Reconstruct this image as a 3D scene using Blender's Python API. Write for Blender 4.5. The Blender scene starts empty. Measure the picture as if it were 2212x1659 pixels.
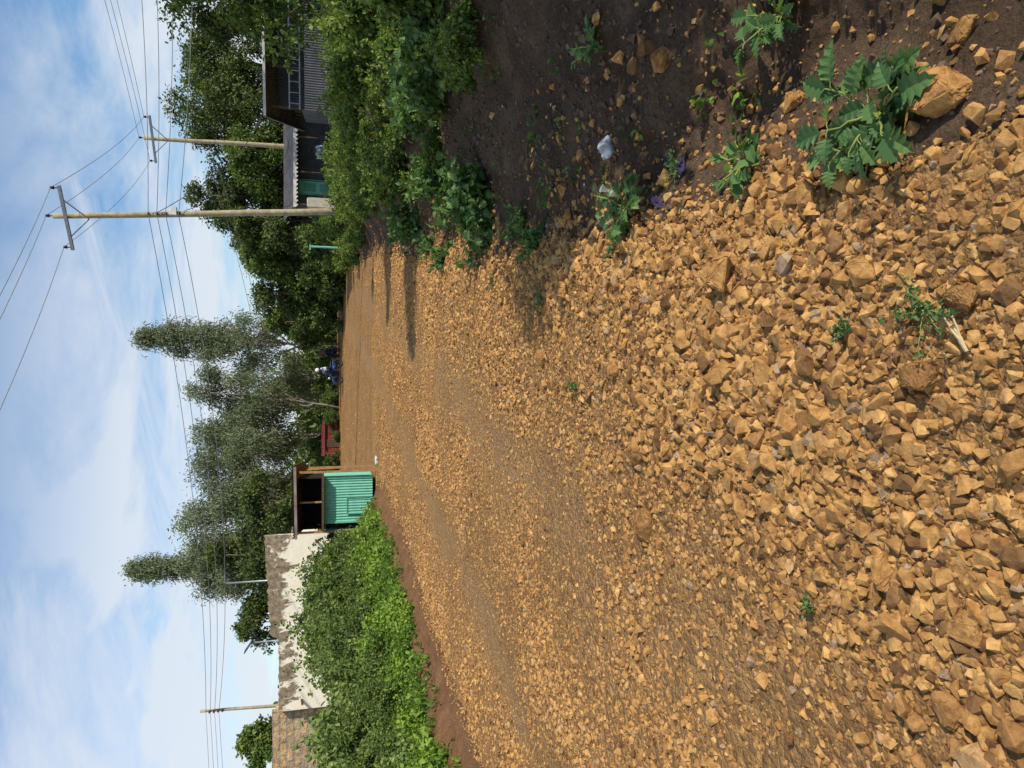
import bpy, bmesh, math, numpy as np
from mathutils import Vector, Matrix
C=bpy.context; S=C.scene; COL=S.collection
RNG=np.random.default_rng(7)

# ------------------------------------------------------------------ helpers
class Acc:
    def __init__(s): s.v=[];s.n=0;s.f=[];s.t=[];s.mats=[]
    def mi(s,m):
        if m not in s.mats: s.mats.append(m)
        return s.mats.index(m)
    def add(s,V,F,m,t=0.5):
        V=np.asarray(V,float).reshape(-1,3);F=np.atleast_2d(np.asarray(F,int))
        s.v.append(V);s.f.append((F+s.n,s.mi(m)))
        s.t.append(np.broadcast_to(np.asarray(t,float),(len(V),)).copy()); s.n+=len(V)
    def mesh(s,name,smooth=False):
        me=bpy.data.meshes.new(name)
        V=np.concatenate(s.v);me.vertices.add(len(V));me.vertices.foreach_set('co',V.astype(np.float32).ravel())
        L=np.concatenate([f.ravel() for f,_ in s.f]);tot=np.concatenate([np.full(len(f),f.shape[1]) for f,_ in s.f])
        mi=np.concatenate([np.full(len(f),m) for f,m in s.f])
        me.loops.add(len(L));me.loops.foreach_set('vertex_index',L.astype(np.int32))
        me.polygons.add(len(tot));st=np.concatenate([[0],np.cumsum(tot)[:-1]])
        me.polygons.foreach_set('loop_start',st.astype(np.int32))
        me.polygons.foreach_set('material_index',mi.astype(np.int32))
        me.polygons.foreach_set('use_smooth',np.full(len(tot),smooth))
        for m in s.mats: me.materials.append(m)
        me.update(calc_edges=True)
        a=me.attributes.new('tint','FLOAT','POINT');a.data.foreach_set('value',np.concatenate(s.t).astype(np.float32))
        return me
    def obj(s,name,parent=None,smooth=False,loc=(0,0,0),**props):
        o=bpy.data.objects.new(name,s.mesh(name,smooth));COL.objects.link(o);o.location=loc
        if parent: o.parent=parent
        for k,v in props.items(): o[k]=v
        return o
def empty(name,loc,rotz=0,**props):
    o=bpy.data.objects.new(name,None);COL.objects.link(o);o.location=loc;o.rotation_euler[2]=rotz
    o.empty_display_size=.2
    for k,v in props.items(): o[k]=v
    return o
def nrm(a): return a/np.maximum(np.linalg.norm(a,axis=-1,keepdims=True),1e-9)
def box(a,c,s,m,R=None,t=.5):
    s=np.array(s)/2.
    V=np.array([(x,y,z) for x in(-1,1) for y in(-1,1) for z in(-1,1)])*s
    if R is not None: V=V@np.array(R).T
    a.add(V+np.array(c),[[0,1,3,2],[4,6,7,5],[0,4,5,1],[2,3,7,6],[0,2,6,4],[1,5,7,3]],m,t)
def rotm(ax,ang): return np.array(Matrix.Rotation(ang,3,ax))
def tube(a,P,r,m,n=8,t=.5,cap=True):
    P=np.array(P,float);k=len(P);r=np.broadcast_to(np.asarray(r,float),(k,))
    T=nrm(np.gradient(P,axis=0));ref=np.array([0,0,1.]) if abs(T[0][2])<.9 else np.array([1.,0,0])
    V=[]
    for i in range(k):
        u=np.cross(T[i],ref);u/=np.linalg.norm(u);w=np.cross(T[i],u)
        an=np.arange(n)*2*math.pi/n
        V.append(P[i]+r[i]*(np.cos(an)[:,None]*u+np.sin(an)[:,None]*w))
    V=np.concatenate(V);F=[]
    for i in range(k-1):
        for j in range(n):
            j2=(j+1)%n;F.append([i*n+j,i*n+j2,(i+1)*n+j2,(i+1)*n+j])
    b=a.n;a.add(V,F,m,t)
    if cap:
        a.f.append((np.array([list(range(n))[::-1]])+b,a.mi(m)));a.f.append((np.array([list(range(n))])+b+(k-1)*n,a.mi(m)))
def torus(a,c,R,r,m,axis='y',N=24,n=8):
    V=[];F=[]
    for i in range(N):
        A=2*math.pi*i/N
        for j in range(n):
            B=2*math.pi*j/n;q=R+r*math.cos(B);V.append((q*math.cos(A),r*math.sin(B),q*math.sin(A)))
            F.append([i*n+j,((i+1)%N)*n+j,((i+1)%N)*n+(j+1)%n,i*n+(j+1)%n])
    a.add(np.array(V)+np.array(c),F,m)
def ell(a,c,s,m,N=12,n=8,R=None):
    V=[];F=[]
    for i in range(n+1):
        p=math.pi*i/n
        for j in range(N):
            q=2*math.pi*j/N;V.append((math.sin(p)*math.cos(q)*s[0],math.sin(p)*math.sin(q)*s[1],math.cos(p)*s[2]))
    for i in range(n):
        for j in range(N): F.append([i*N+j,(i+1)*N+j,(i+1)*N+(j+1)%N,i*N+(j+1)%N])
    V=np.array(V)
    if R is not None: V=V@np.array(R).T
    a.add(V+np.array(c),F,m)
def sheet(a,o,u,v,w,h,m,pitch=.09,amp=.012,nv=1,ragged=0):
    o=np.array(o,float);u=nrm(np.array(u,float));v=nrm(np.array(v,float));n=np.cross(u,v)
    N=max(4,int(w/pitch*6));V=[];F=[]
    hh=np.full(N+1,h)+RNG.normal(0,1,N+1)*ragged
    for i in range(N+1):
        x=w*i/N;d=amp*math.sin(2*math.pi*x/pitch)
        for j in range(nv+1): V.append(o+u*x+v*(hh[i]*j/nv)+n*d)
    for i in range(N):
        for j in range(nv):
            q=i*(nv+1)+j;F.append([q,q+nv+1,q+nv+2,q+1])
    a.add(V,F,m)
def ss(a,b,x):
    t=np.clip((x-a)/(b-a),0,1);return t*t*(3-2*t)
_h=np.random.default_rng(3).random((256,256))
def vn(x,y):
    xi=np.floor(x).astype(int);yi=np.floor(y).astype(int);fx=x-xi;fy=y-yi
    fx=fx*fx*(3-2*fx);fy=fy*fy*(3-2*fy);g=lambda i,j:_h[i%256,j%256]
    return (g(xi,yi)*(1-fx)+g(xi+1,yi)*fx)*(1-fy)+(g(xi,yi+1)*(1-fx)+g(xi+1,yi+1)*fx)*fy-.5
def fbm(x,y,s,o=4):
    r=0;a=1.
    for k in range(o): r=r+a*vn(x*s+17.3*k,y*s+5.1*k);s*=2.1;a*=.5
    return r

# ------------------------------------------------------------------ materials
def newmat(name):
    m=bpy.data.materials.new(name);m.use_nodes=True;return m,m.node_tree,m.node_tree.nodes['Principled BSDF']
def sset(nt,sock,v):
    if isinstance(v,bpy.types.NodeSocket): nt.links.new(v,sock)
    else: sock.default_value=v
def tc(nt,which='Object'): return nt.nodes.new('ShaderNodeTexCoord').outputs[which]
def noise(nt,scale,detail=4,rough=.55,vec=None,dist=0):
    n=nt.nodes.new('ShaderNodeTexNoise');n.inputs['Scale'].default_value=scale;n.inputs['Detail'].default_value=detail
    n.inputs['Roughness'].default_value=rough;n.inputs['Distortion'].default_value=dist
    nt.links.new(vec if vec is not None else tc(nt),n.inputs['Vector']);return n.outputs['Fac']
def ramp(nt,fac,stops):
    r=nt.nodes.new('ShaderNodeValToRGB');e=r.color_ramp.elements
    while len(e)<len(stops): e.new(.5)
    for i,(p,c) in enumerate(stops):
        e[i].position=p;e[i].color=(c,c,c,1) if not hasattr(c,'__len__') else (*c,1)
    nt.links.new(fac,r.inputs[0]);return r.outputs[0]
def mixc(nt,f,a,b,blend='MIX'):
    n=nt.nodes.new('ShaderNodeMix');n.data_type='RGBA';n.blend_type=blend
    for s,v in((n.inputs[0],f),(n.inputs[6],a),(n.inputs[7],b)):
        if isinstance(v,tuple) and len(v)==3: v=(*v,1)
        sset(nt,s,v)
    return n.outputs[2]
def math_(nt,op,a,b=0.,c=0.):
    n=nt.nodes.new('ShaderNodeMath');n.operation=op
    sset(nt,n.inputs[0],a);sset(nt,n.inputs[1],b);sset(nt,n.inputs[2],c);return n.outputs[0]
def attr(nt,name='tint'):
    n=nt.nodes.new('ShaderNodeAttribute');n.attribute_name=name;return n.outputs['Fac']
def bump(nt,b,h,strength=.5,dist=.02):
    n=nt.nodes.new('ShaderNodeBump');n.inputs['Strength'].default_value=strength;n.inputs['Distance'].default_value=dist
    nt.links.new(h,n.inputs['Height']);nt.links.new(n.outputs[0],b.inputs['Normal'])
def simple(name,c1,c2=None,scale=3,rough=.8,metal=0,bs=.3,bd=.005,stops=(.35,.65),spec=.3):
    m,nt,b=newmat(name);c2=c2 or tuple(x*.7 for x in c1);f=noise(nt,scale,6,.6)
    nt.links.new(ramp(nt,f,[(stops[0],c1),(stops[1],c2)]),b.inputs['Base Color'])
    b.inputs['Roughness'].default_value=rough;b.inputs['Metallic'].default_value=metal;b.inputs['Specular IOR Level'].default_value=spec
    bump(nt,b,noise(nt,scale*6,4),bs,bd);return m
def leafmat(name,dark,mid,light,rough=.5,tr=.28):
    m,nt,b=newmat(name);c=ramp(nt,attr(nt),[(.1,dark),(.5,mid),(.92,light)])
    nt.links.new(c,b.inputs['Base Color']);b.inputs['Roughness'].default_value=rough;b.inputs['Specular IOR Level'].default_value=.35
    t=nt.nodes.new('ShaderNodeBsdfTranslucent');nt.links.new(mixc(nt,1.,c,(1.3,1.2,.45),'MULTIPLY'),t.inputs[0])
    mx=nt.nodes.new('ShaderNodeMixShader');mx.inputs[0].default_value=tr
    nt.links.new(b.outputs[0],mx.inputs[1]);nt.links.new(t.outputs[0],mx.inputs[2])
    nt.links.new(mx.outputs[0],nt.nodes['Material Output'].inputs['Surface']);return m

M_stone,nt,b=newmat('crushed_stone')
c=ramp(nt,attr(nt),[(0,(.17,.098,.046)),(.2,(.34,.19,.073)),(.5,(.49,.285,.10)),(.8,(.60,.37,.14)),(1,(.38,.28,.18))])
f=ramp(nt,noise(nt,28,5,.65),[(.35,(.60,.50,.43)),(.6,(1.08,1.04,1.0))])
nt.links.new(mixc(nt,1.,c,f,'MULTIPLY'),b.inputs['Base Color']);b.inputs['Roughness'].default_value=.9;b.inputs['Specular IOR Level'].default_value=.15
bump(nt,b,noise(nt,90,5,.7),.8,.008)
M_road,nt,b=newmat('road_dirt')
v=nt.nodes.new('ShaderNodeTexVoronoi');v.inputs['Scale'].default_value=34;nt.links.new(tc(nt),v.inputs['Vector'])
v2=nt.nodes.new('ShaderNodeTexVoronoi');v2.inputs['Scale'].default_value=85;nt.links.new(tc(nt),v2.inputs['Vector'])
big=ramp(nt,noise(nt,.9,5,.6),[(.35,(.33,.185,.078)),(.65,(.43,.25,.103))])
sm=ramp(nt,v.outputs['Color'],[(.2,(.66,.62,.57)),(.8,(1.3,1.26,1.18))])
c=mixc(nt,1.,big,sm,'MULTIPLY')
c=mixc(nt,attr(nt),c,(.42,.262,.128))
c=mixc(nt,ramp(nt,noise(nt,14,5,.7),[(.35,.5),(.6,0.)]),c,(.20,.11,.052))
nt.links.new(c,b.inputs['Base Color']);b.inputs['Roughness'].default_value=.95;b.inputs['Specular IOR Level'].default_value=.1
hh=math_(nt,'ADD',math_(nt,'MULTIPLY',v.outputs['Distance'],-1.),math_(nt,'MULTIPLY',v2.outputs['Distance'],-.5))
hh=math_(nt,'ADD',hh,noise(nt,60,5,.7))
bump(nt,b,hh,1.,.025)
M_soil,nt,b=newmat('soil_ground')
s1=ramp(nt,noise(nt,2.5,6,.65),[(.3,(.07,.046,.030)),(.55,(.13,.086,.053)),(.75,(.21,.142,.088))])
s2=ramp(nt,noise(nt,5,5,.6),[(.3,(.17,.085,.042)),(.7,(.27,.145,.07))])
s3=ramp(nt,noise(nt,6,5,.6),[(.35,(.03,.05,.012)),(.7,(.09,.06,.03))])
a=attr(nt);c=mixc(nt,ramp(nt,a,[(.1,0.),(.4,1.)]),s1,s2);c=mixc(nt,ramp(nt,a,[(.6,0.),(.9,1.)]),c,s3)
c=mixc(nt,ramp(nt,noise(nt,45,4,.7),[(.38,.5),(.55,0.)]),c,(.045,.030,.02))
nt.links.new(c,b.inputs['Base Color']);b.inputs['Roughness'].default_value=1;b.inputs['Specular IOR Level'].default_value=.08
bump(nt,b,math_(nt,'ADD',noise(nt,18,6,.7),math_(nt,'MULTIPLY',noise(nt,70,5,.7),.5)),.9,.035)
M_clod=simple('soil_clod',(.17,.11,.068),(.09,.058,.036),20,1,bs=.5)

L_bush=leafmat('bush_leaves',(.035,.07,.016),(.105,.18,.034),(.25,.34,.06),tr=.33)
L_hedge=leafmat('hedge_leaves',(.04,.07,.018),(.095,.155,.034),(.21,.28,.06),tr=.3)
L_vine=leafmat('vine_leaves',(.06,.105,.032),(.15,.225,.06),(.27,.35,.10),tr=.3)
L_grass=leafmat('herb_leaves',(.055,.105,.018),(.13,.235,.03),(.26,.38,.055),tr=.35)
L_tree=leafmat('tree_leaves',(.03,.052,.014),(.078,.12,.028),(.18,.22,.052),tr=.28)
L_treel=leafmat('light_tree_leaves',(.05,.095,.02),(.12,.19,.038),(.24,.31,.065),tr=.3)
L_gum=leafmat('gum_leaves',(.075,.10,.048),(.14,.175,.088),(.26,.30,.18),tr=.3,rough=.5)
L_dat=leafmat('thornapple_leaves',(.04,.095,.03),(.085,.175,.05),(.155,.26,.075),rough=.5,tr=.3)
L_yel=leafmat('yellow_flowers',(.5,.3,.02),(.7,.5,.03),(.8,.6,.05))
L_whi=leafmat('white_flower',(.6,.6,.5),(.75,.75,.68),(.8,.8,.75))
M_stem=simple('green_stem',(.15,.21,.05),(.24,.27,.07),10,.6)
M_bark=simple('bark',(.10,.07,.045),(.17,.13,.09),6,.95,bs=.8,bd=.03)
M_barkg=simple('pale_gum_bark',(.36,.32,.26),(.2,.17,.13),3,.85,bs=.5)
M_pole=simple('weathered_pole',(.42,.37,.23),(.25,.21,.13),5,.85,bs=.5)
M_galv=simple('galvanised_steel',(.35,.36,.37),(.24,.25,.26),8,.45,.7)
M_wire=simple('aluminium_wire',(.30,.31,.33),(.22,.23,.25),5,.5,.3)
M_cable=simple('black_cable',(.03,.03,.035),None,5,.6)
M_ins=simple('insulator_glaze',(.06,.035,.025),None,5,.25)
M_wood=simple('raw_timber',(.42,.23,.10),(.28,.15,.07),7,.8)
M_wooddk=simple('dark_timber',(.10,.065,.04),(.06,.04,.028),7,.9)
M_woodpale=simple('pale_timber',(.55,.42,.24),(.42,.3,.17),9,.8)
M_green=simple('green_painted_iron',(.18,.50,.37),(.12,.38,.28),5,.55,stops=(.4,.75))
M_greend=simple('darker_green_iron',(.10,.34,.24),(.07,.26,.18),5,.55)
M_rust=simple('rusty_sheet',(.12,.06,.035),(.22,.12,.07),4,.8)
M_roof=simple('weathered_iron_roof',(.30,.28,.26),(.18,.12,.09),2,.6,.3)
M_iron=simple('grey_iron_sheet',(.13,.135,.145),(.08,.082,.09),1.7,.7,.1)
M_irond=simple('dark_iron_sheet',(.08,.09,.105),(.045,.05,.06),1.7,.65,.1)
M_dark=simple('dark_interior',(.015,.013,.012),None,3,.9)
M_white=simple('white_board',(.72,.70,.66),(.5,.48,.44),4,.6)
M_conc=simple('pale_concrete',(.52,.47,.38),(.36,.31,.24),4,.9)
M_red=simple('red_iron',(.26,.035,.028),(.17,.03,.025),3,.8)
M_black=simple('black_rubber',(.02,.02,.02),None,9,.7)
M_chrome=simple('chrome',(.5,.5,.5),None,9,.25,.9)
M_enamel=simple('black_enamel',(.03,.03,.035),None,9,.35)
M_blue=simple('blue_paint',(.02,.05,.22),None,9,.3)
M_skin=simple('brown_skin',(.09,.045,.028),None,9,.55)
M_shirt=simple('white_shirt',(.78,.80,.84),(.68,.70,.76),6,.85)
M_shirt0=simple('navy_and_white_shirt',(.62,.64,.70),(.06,.08,.18),5,.85,stops=(.48,.52))
M_shirt2=simple('brown_jacket',(.16,.09,.06),None,6,.9)
M_shirt3=simple('pale_blue_shirt',(.35,.42,.52),None,6,.9)
M_trou=simple('dark_trousers',(.025,.028,.045),None,6,.9)
M_hair=simple('black_hair',(.01,.01,.01),None,30,.8)
M_glass,_nt,_b=newmat('solar_glass');_b.inputs['Base Color'].default_value=(.02,.03,.05,1);_b.inputs['Roughness'].default_value=.4
M_plast,_nt,_b=newmat('clear_plastic');_b.inputs['Base Color'].default_value=(.5,.56,.62,1);_b.inputs['Roughness'].default_value=.2;_b.inputs['Alpha'].default_value=.6
M_cloth=simple('dark_rag',(.03,.025,.06),(.06,.04,.09),12,.9)
M_paper=simple('litter_paper',(.6,.6,.6),(.42,.42,.44),15,.8)

M_plas,nt,b=newmat('stained_plaster')
o=tc(nt);sx=nt.nodes.new('ShaderNodeSeparateXYZ');nt.links.new(o,sx.inputs[0])
mp=nt.nodes.new('ShaderNodeMapping');mp.inputs['Scale'].default_value=(1.3,1.3,.75);nt.links.new(o,mp.inputs[0])
f=ramp(nt,noise(nt,1.3,9,.7,mp.outputs[0],.5),[(.3,0.),(.7,1.)])
g=math_(nt,'MULTIPLY',math_(nt,'SUBTRACT',3.6,sx.outputs[2]),.55)
k=math_(nt,'SUBTRACT',f,g)
st=ramp(nt,k,[(.10,0.),(.20,.95)])
c=mixc(nt,st,ramp(nt,noise(nt,3,5),[(.3,(.80,.72,.54)),(.7,(.86,.80,.65))]),ramp(nt,noise(nt,6,7,.75),[(.38,(.07,.045,.028)),(.62,(.36,.27,.17))]))
nt.links.new(c,b.inputs['Base Color']);b.inputs['Roughness'].default_value=.95;bump(nt,b,noise(nt,12,6),.4,.02)
M_block,nt,b=newmat('quarry_block_wall')
o=tc(nt);sx=nt.nodes.new('ShaderNodeSeparateXYZ');nt.links.new(o,sx.inputs[0]);cb=nt.nodes.new('ShaderNodeCombineXYZ')
wob=math_(nt,'MULTIPLY',noise(nt,3.,3),.10)
nt.links.new(math_(nt,'ADD',sx.outputs[0],wob),cb.inputs[0]);nt.links.new(math_(nt,'ADD',sx.outputs[2],wob),cb.inputs[1])
br=nt.nodes.new('ShaderNodeTexBrick');nt.links.new(cb.outputs[0],br.inputs['Vector']);br.inputs['Scale'].default_value=1
br.inputs['Brick Width'].default_value=.46;br.inputs['Row Height'].default_value=.25;br.inputs['Mortar Size'].default_value=.03
br.inputs['Color1'].default_value=(.60,.38,.19,1);br.inputs['Color2'].default_value=(.42,.34,.24,1);br.inputs['Mortar'].default_value=(.34,.29,.22,1);br.inputs['Bias'].default_value=-.1
nt.links.new(mixc(nt,1.,br.outputs[0],ramp(nt,noise(nt,5,6,.75),[(.32,(.45,.43,.40)),(.68,(1.35,1.32,1.25))]),'MULTIPLY'),b.inputs['Base Color'])
b.inputs['Roughness'].default_value=.95;bump(nt,b,math_(nt,'ADD',noise(nt,14,6),math_(nt,'MULTIPLY',br.outputs['Fac'],-.8)),.9,.05)

# ------------------------------------------------------------------ terrain
def XL(y): return np.interp(y,[-5,7,11,15,20,26,35,60,90],[-4.3,-4.05,-3.7,-3.1,-2.8,-3.6,-6,-15,-30])
def XR(y): return np.interp(y,[-5,1.3,2.9,4.8,8.35,15,25,37,60,90],[.6,.68,.72,.85,1.44,2.67,4.5,6.2,11.5,22])
def T1(y): return np.interp(y,[0,2,5.4,20,35,60],[-4.2,-3.7,-2.84,-.3,2.2,6])
def T2(y): return np.interp(y,[0,2.2,3.75,6.15,12.8,25,60],[-1.45,-1.37,-1.2,-.71,.66,2.7,8.5])
def trk(x,y):
    w=.27+.005*y;x=x+.14*fbm(x,y,.8,3)
    q=np.maximum(np.exp(-((x-T1(y))/w)**2),.8*np.exp(-((x-T2(y))/(w*1.3))**2)*np.interp(y,[2,5],[.4,1]))
    return np.clip(q*(1+1.1*fbm(x,y,1.7,3)),0,1)
def H(x,y):
    x=np.asarray(x,float);y=np.asarray(y,float)
    z=.5*ss(25,60,y);d=x-XR(y);w=np.interp(y,[0,8,25,40],[3.0,3.6,2.3,2.3])
    z=z+.8*ss(.45,w,d)-.06*np.exp(-((d-.4)/.25)**2)
    dl=XL(y)-x;z=z+.22*ss(0,.8,dl)*ss(45,24,y)
    off=np.clip(np.maximum(ss(0,.5,d),ss(0,.5,dl)),0,1);near=ss(60,10,y)
    z=z+near*off*(.14*fbm(x,y,.9,3)+.10*fbm(x,y,3.2,3)+.05*np.abs(fbm(x,y,7,4)))+(1-off)*(.03*fbm(x,y,.8,3)+.014*fbm(x,y,5,3))
    z=z+.07*ss(-1.3,-.3,d)*ss(.35,-.1,d)*ss(30,8,y)-.025*trk(x,y)
    return z
def Hs(x,y): return float(H(np.array([x]),np.array([y]))[0])
def grid(xs,ys,zf,m,tf):
    X,Y=np.meshgrid(xs,ys) if np.ndim(xs)==1 else (xs,ys)
    ny,nx=X.shape;a=Acc();V=np.stack([X,Y,zf(X,Y)],-1).reshape(-1,3)
    i=np.arange(ny-1)[:,None]*nx+np.arange(nx-1)[None];i=i.ravel()
    a.add(V,np.stack([i,i+1,i+nx+1,i+nx],1),m,tf(X,Y).ravel());return a
xs=np.concatenate([np.linspace(-500,-14,24)[:-1],np.linspace(-14,-4.8,60)[:-1],np.linspace(-4.8,.4,110)[:-1],np.linspace(.4,4.6,170)[:-1],np.linspace(4.6,16,80)[:-1],np.linspace(16,500,24)])
ys=np.concatenate([np.linspace(-40,.4,14)[:-1],np.linspace(.4,5,170)[:-1],np.linspace(5,14,140)[:-1],np.linspace(14,70,140)[:-1],np.linspace(70,900,30)])
def gz(X,Y):
    ins=np.minimum(X-XL(Y),XR(Y)-X);return H(X,Y)-.06*ss(.0,.25,ins)*(Y<80)
def gt(X,Y):
    dl=XL(Y)-X+.25*fbm(X,Y,1.5,3);return np.where(X<XL(Y)+1,np.clip(.5+.5*ss(.6,1.1,dl),0,1),.9*ss(3.,5.5,X-XR(Y)))
grid(xs,ys,gz,M_soil,gt).obj('ground',smooth=True,kind='structure',label='bare brown earth with weeds around the road')
yr=np.concatenate([np.linspace(-2,.4,8)[:-1],np.linspace(.4,6,180)[:-1],np.linspace(6,16,150)[:-1],np.linspace(16,75,150)])
tt=np.linspace(0,1,130);RX=XL(yr)[:,None]+(XR(yr)-XL(yr))[:,None]*tt[None];RY=np.repeat(yr[:,None],130,1)
def rz(X,Y):
    ins=np.minimum(X-XL(Y),XR(Y)-X);return H(X,Y)+.008-.05*ss(.12,0,ins)
a=grid(RX,RY,rz,M_road,lambda X,Y:.55*trk(X,Y))
a.obj('road',smooth=True,kind='structure',label='unpaved murram road of ochre crushed stone')

# ------------------------------------------------------------------ stones
def hull(seed,n=13,flat=.72,boxy=.6):
    r=np.random.default_rng(seed);P=r.normal(size=(n,3));P=nrm(P);P=P/np.max(np.abs(P),axis=1,keepdims=True)**boxy
    P*=np.array([1,.85,flat])*r.uniform(.85,1.1,(n,1))
    bm=bmesh.new();[bm.verts.new(p) for p in P];bmesh.ops.convex_hull(bm,input=bm.verts)
    for v in [v for v in bm.verts if not v.link_faces]: bm.verts.remove(v)
    bmesh.ops.triangulate(bm,faces=bm.faces);bm.verts.index_update();bm.normal_update()
    V=np.array([v.co[:] for v in bm.verts]);F=np.array([[v.index for v in f.verts] for f in bm.faces]);bm.free();return V*.55,F
HULLS=[hull(i,10+i%5,.62+.04*(i%7)) for i in range(24)]
def rquat(n,r):
    q=nrm(r.normal(size=(n,4)));w,x,y,z=q.T
    return np.stack([1-2*(y*y+z*z),2*(x*y-z*w),2*(x*z+y*w),2*(x*y+z*w),1-2*(x*x+z*z),2*(y*z-x*w),2*(x*z-y*w),2*(y*z+x*w),1-2*(x*x+y*y)],1).reshape(-1,3,3)
def inst(a,V,F,M,T,m,t):
    W=np.einsum('nij,vj->nvi',M,V)+T[:,None];n=len(M);k=len(V)
    a.add(W.reshape(-1,3),(F[None]+(np.arange(n)*k)[:,None,None]).reshape(-1,F.shape[1]),m,np.repeat(t,k))
def scatter(acc,n,y0,y1,med,sig,seed,mx,m=M_stone,soil=False,bigs=False):
    r=np.random.default_rng(seed);y=r.uniform(y0,y1,n*3)
    lo=np.maximum(XL(y)-.15,-.62*y-.9);hi=XR(y)+1.3
    if soil: lo=XR(y)+.0;hi=XR(y)+2.6
    wd=(hi-lo)/np.max(hi-lo);k=r.random(len(y))<wd;y=y[k];lo=lo[k];hi=hi[k];x=r.uniform(lo,hi)
    d=x-XR(y)+.22*fbm(x,y,2.2,3);tr=trk(x,y)
    if not soil:
        tail=np.interp(y,[1,3,8,20],[.05,.10,.2,.3]);dp=np.maximum(d+.05,0)
        p=np.maximum(np.exp(-dp/tail),.10*np.exp(-dp/.45))*np.where(x<XL(y)+.1,.3,1)*(1-.35*tr)
        p*=.72+.9*np.clip(fbm(x,y,1.3,3)+.3,0,1)
        if bigs: p*=np.interp(d,[-3,-1.6,-.6,0],[.3,.55,1,1])*(1-.6*tr)
    else: p=np.ones_like(x)
    k=r.random(len(x))<np.clip(p,0,1);x=x[k][:n];y=y[k][:n];tr=tr[k][:n];n=len(x)
    s=np.clip(med*np.exp(r.normal(0,sig,n)),med*.25,mx)*(1-.38*tr)
    s*=.75+.8*np.clip(fbm(x,y,.9,2)+.2,0,1)
    if not soil: s*=np.interp(x-XR(y),[-3.5,-1.5,0],[.8,.95,1.1])
    z=H(x,y)+s*r.uniform(.0,.22,n)
    M=rquat(n,r)*s[:,None,None]
    M[:,2,:]*=.85
    t=np.clip(r.normal(.5,.2,n),0,.88);g=r.random(n)<.03;t[g]=1.;g=r.random(n)<.10;t[g]=.05
    v=r.integers(0,24,n)
    for i in range(24):
        q=v==i
        if q.any(): inst(acc,*HULLS[i],M[q],np.stack([x,y,z],1)[q],m,t[q])
a=Acc()
scatter(a,50000,.7,3,.0155,.58,1,.06)
scatter(a,4200,.7,3.0,.038,.34,11,.10,bigs=True)
scatter(a,420,.7,2.6,.065,.2,21,.11,bigs=True)
scatter(a,56000,3,6,.019,.52,2,.07)
scatter(a,3800,3,7,.044,.30,12,.09,bigs=True)
scatter(a,52000,6,12,.028,.44,3,.08)
scatter(a,30000,12,25,.038,.36,4,.09)
scatter(a,12000,25,60,.05,.3,5,.09)
a.obj('gravel',kind='stuff',label='ochre angular crushed stones covering the road')
a=Acc();scatter(a,9000,.9,9,.016,.5,6,.06,M_clod,True)
a.obj('soil_clods',kind='stuff',label='small crumbs and clods of dark earth')
for i,(x,y,s,sq) in enumerate([(.76,1.50,.14,.7),(.92,1.50,.08,.7),(1.05,2.28,.085,.8),(1.5,3.0,.11,.8),(.42,2.46,.17,.62),(-.34,3.4,.14,.6),(-.72,3.32,.15,.6),
     (-.55,1.72,.11,.6),(.02,1.56,.10,.7),(.2,2.6,.11,.5),(.22,1.42,.09,.7),(-.62,1.45,.09,.6),(.62,2.0,.09,.6),(-.85,1.5,.09,.6),(.33,1.75,.09,.7),(.1,3.6,.10,.6),(-.2,1.95,.09,.7),(.55,2.75,.09,.8),(1.1,1.62,.06,.8),(.62,4.4,.13,.6),(.2,5.0,.12,.6)]):
    a=Acc();V,F=hull(100+i,20,sq,.45);bm=bmesh.new();vs=[bm.verts.new(v) for v in V];[bm.faces.new([vs[j] for j in f]) for f in F]
    bmesh.ops.dissolve_limit(bm,angle_limit=.25,verts=bm.verts,edges=bm.edges)
    bmesh.ops.bevel(bm,geom=bm.edges[:],offset=.03,segments=1,affect='EDGES');bmesh.ops.triangulate(bm,faces=bm.faces)
    bmesh.ops.subdivide_edges(bm,edges=bm.edges[:],cuts=2,use_grid_fill=True);bmesh.ops.triangulate(bm,faces=bm.faces)
    bm.verts.index_update();V=np.array([v.co[:] for v in bm.verts]);F=np.array([[v.index for v in f.verts] for f in bm.faces]);bm.free()
    V=V+.013*np.random.default_rng(i).normal(size=V.shape);a.add(V*s*1.05,F,M_stone,.2+.3*RNG.random())
    o=a.obj('rock',loc=(x,y,Hs(x,y)+s*.17),label='angular ochre rock lying on gravel' if x<.7 else 'angular ochre rock lying on brown soil',category='rock',group='larger rocks along the road')
    o.rotation_euler=(RNG.uniform(-.2,.2),RNG.uniform(-.2,.2),RNG.uniform(0,6))

# ------------------------------------------------------------------ foliage
KITE=(np.array([(0,0,0),(.45,.28,.06),(1,0,-.1),(.45,-.28,.06)]),np.array([[0,2,1],[0,3,2]]))
NARR=(np.array([(0,0,0),(.4,.15,.03),(1,0,-.1),(.4,-.15,.03)]),np.array([[0,2,1],[0,3,2]]))
BROAD=(np.array([(0,0,0),(.25,.3,.06),(.7,.26,.02),(1,0,-.15),(.7,-.26,.02),(.25,-.3,.06),(.5,0,-.03)]),np.array([[6,1,0],[6,2,1],[6,3,2],[6,4,3],[6,5,4],[6,0,5]]))
def lobed():
    o=[(0,.0),(.06,.13),(.17,.36),(.24,.22),(.37,.43),(.45,.23),(.60,.35),(.67,.16),(.80,.19),(.86,.07),(1,0)]
    V=[];F=[];n=len(o)
    for i,(t,w) in enumerate(o):
        tm=t*.96;z=-.3*t*t+.1*t
        V+= [(tm,0,z-.02),(t,w,z+.28*w+.03*(i%2)),(t,-w,z+.28*w-.03*(i%2))]
    for i in range(n-1):
        a=i*3;F+=[[a,a+3,a+4],[a,a+4,a+1],[a,a+2,a+5],[a,a+5,a+3]]
    return np.array(V),np.array(F)
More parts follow.
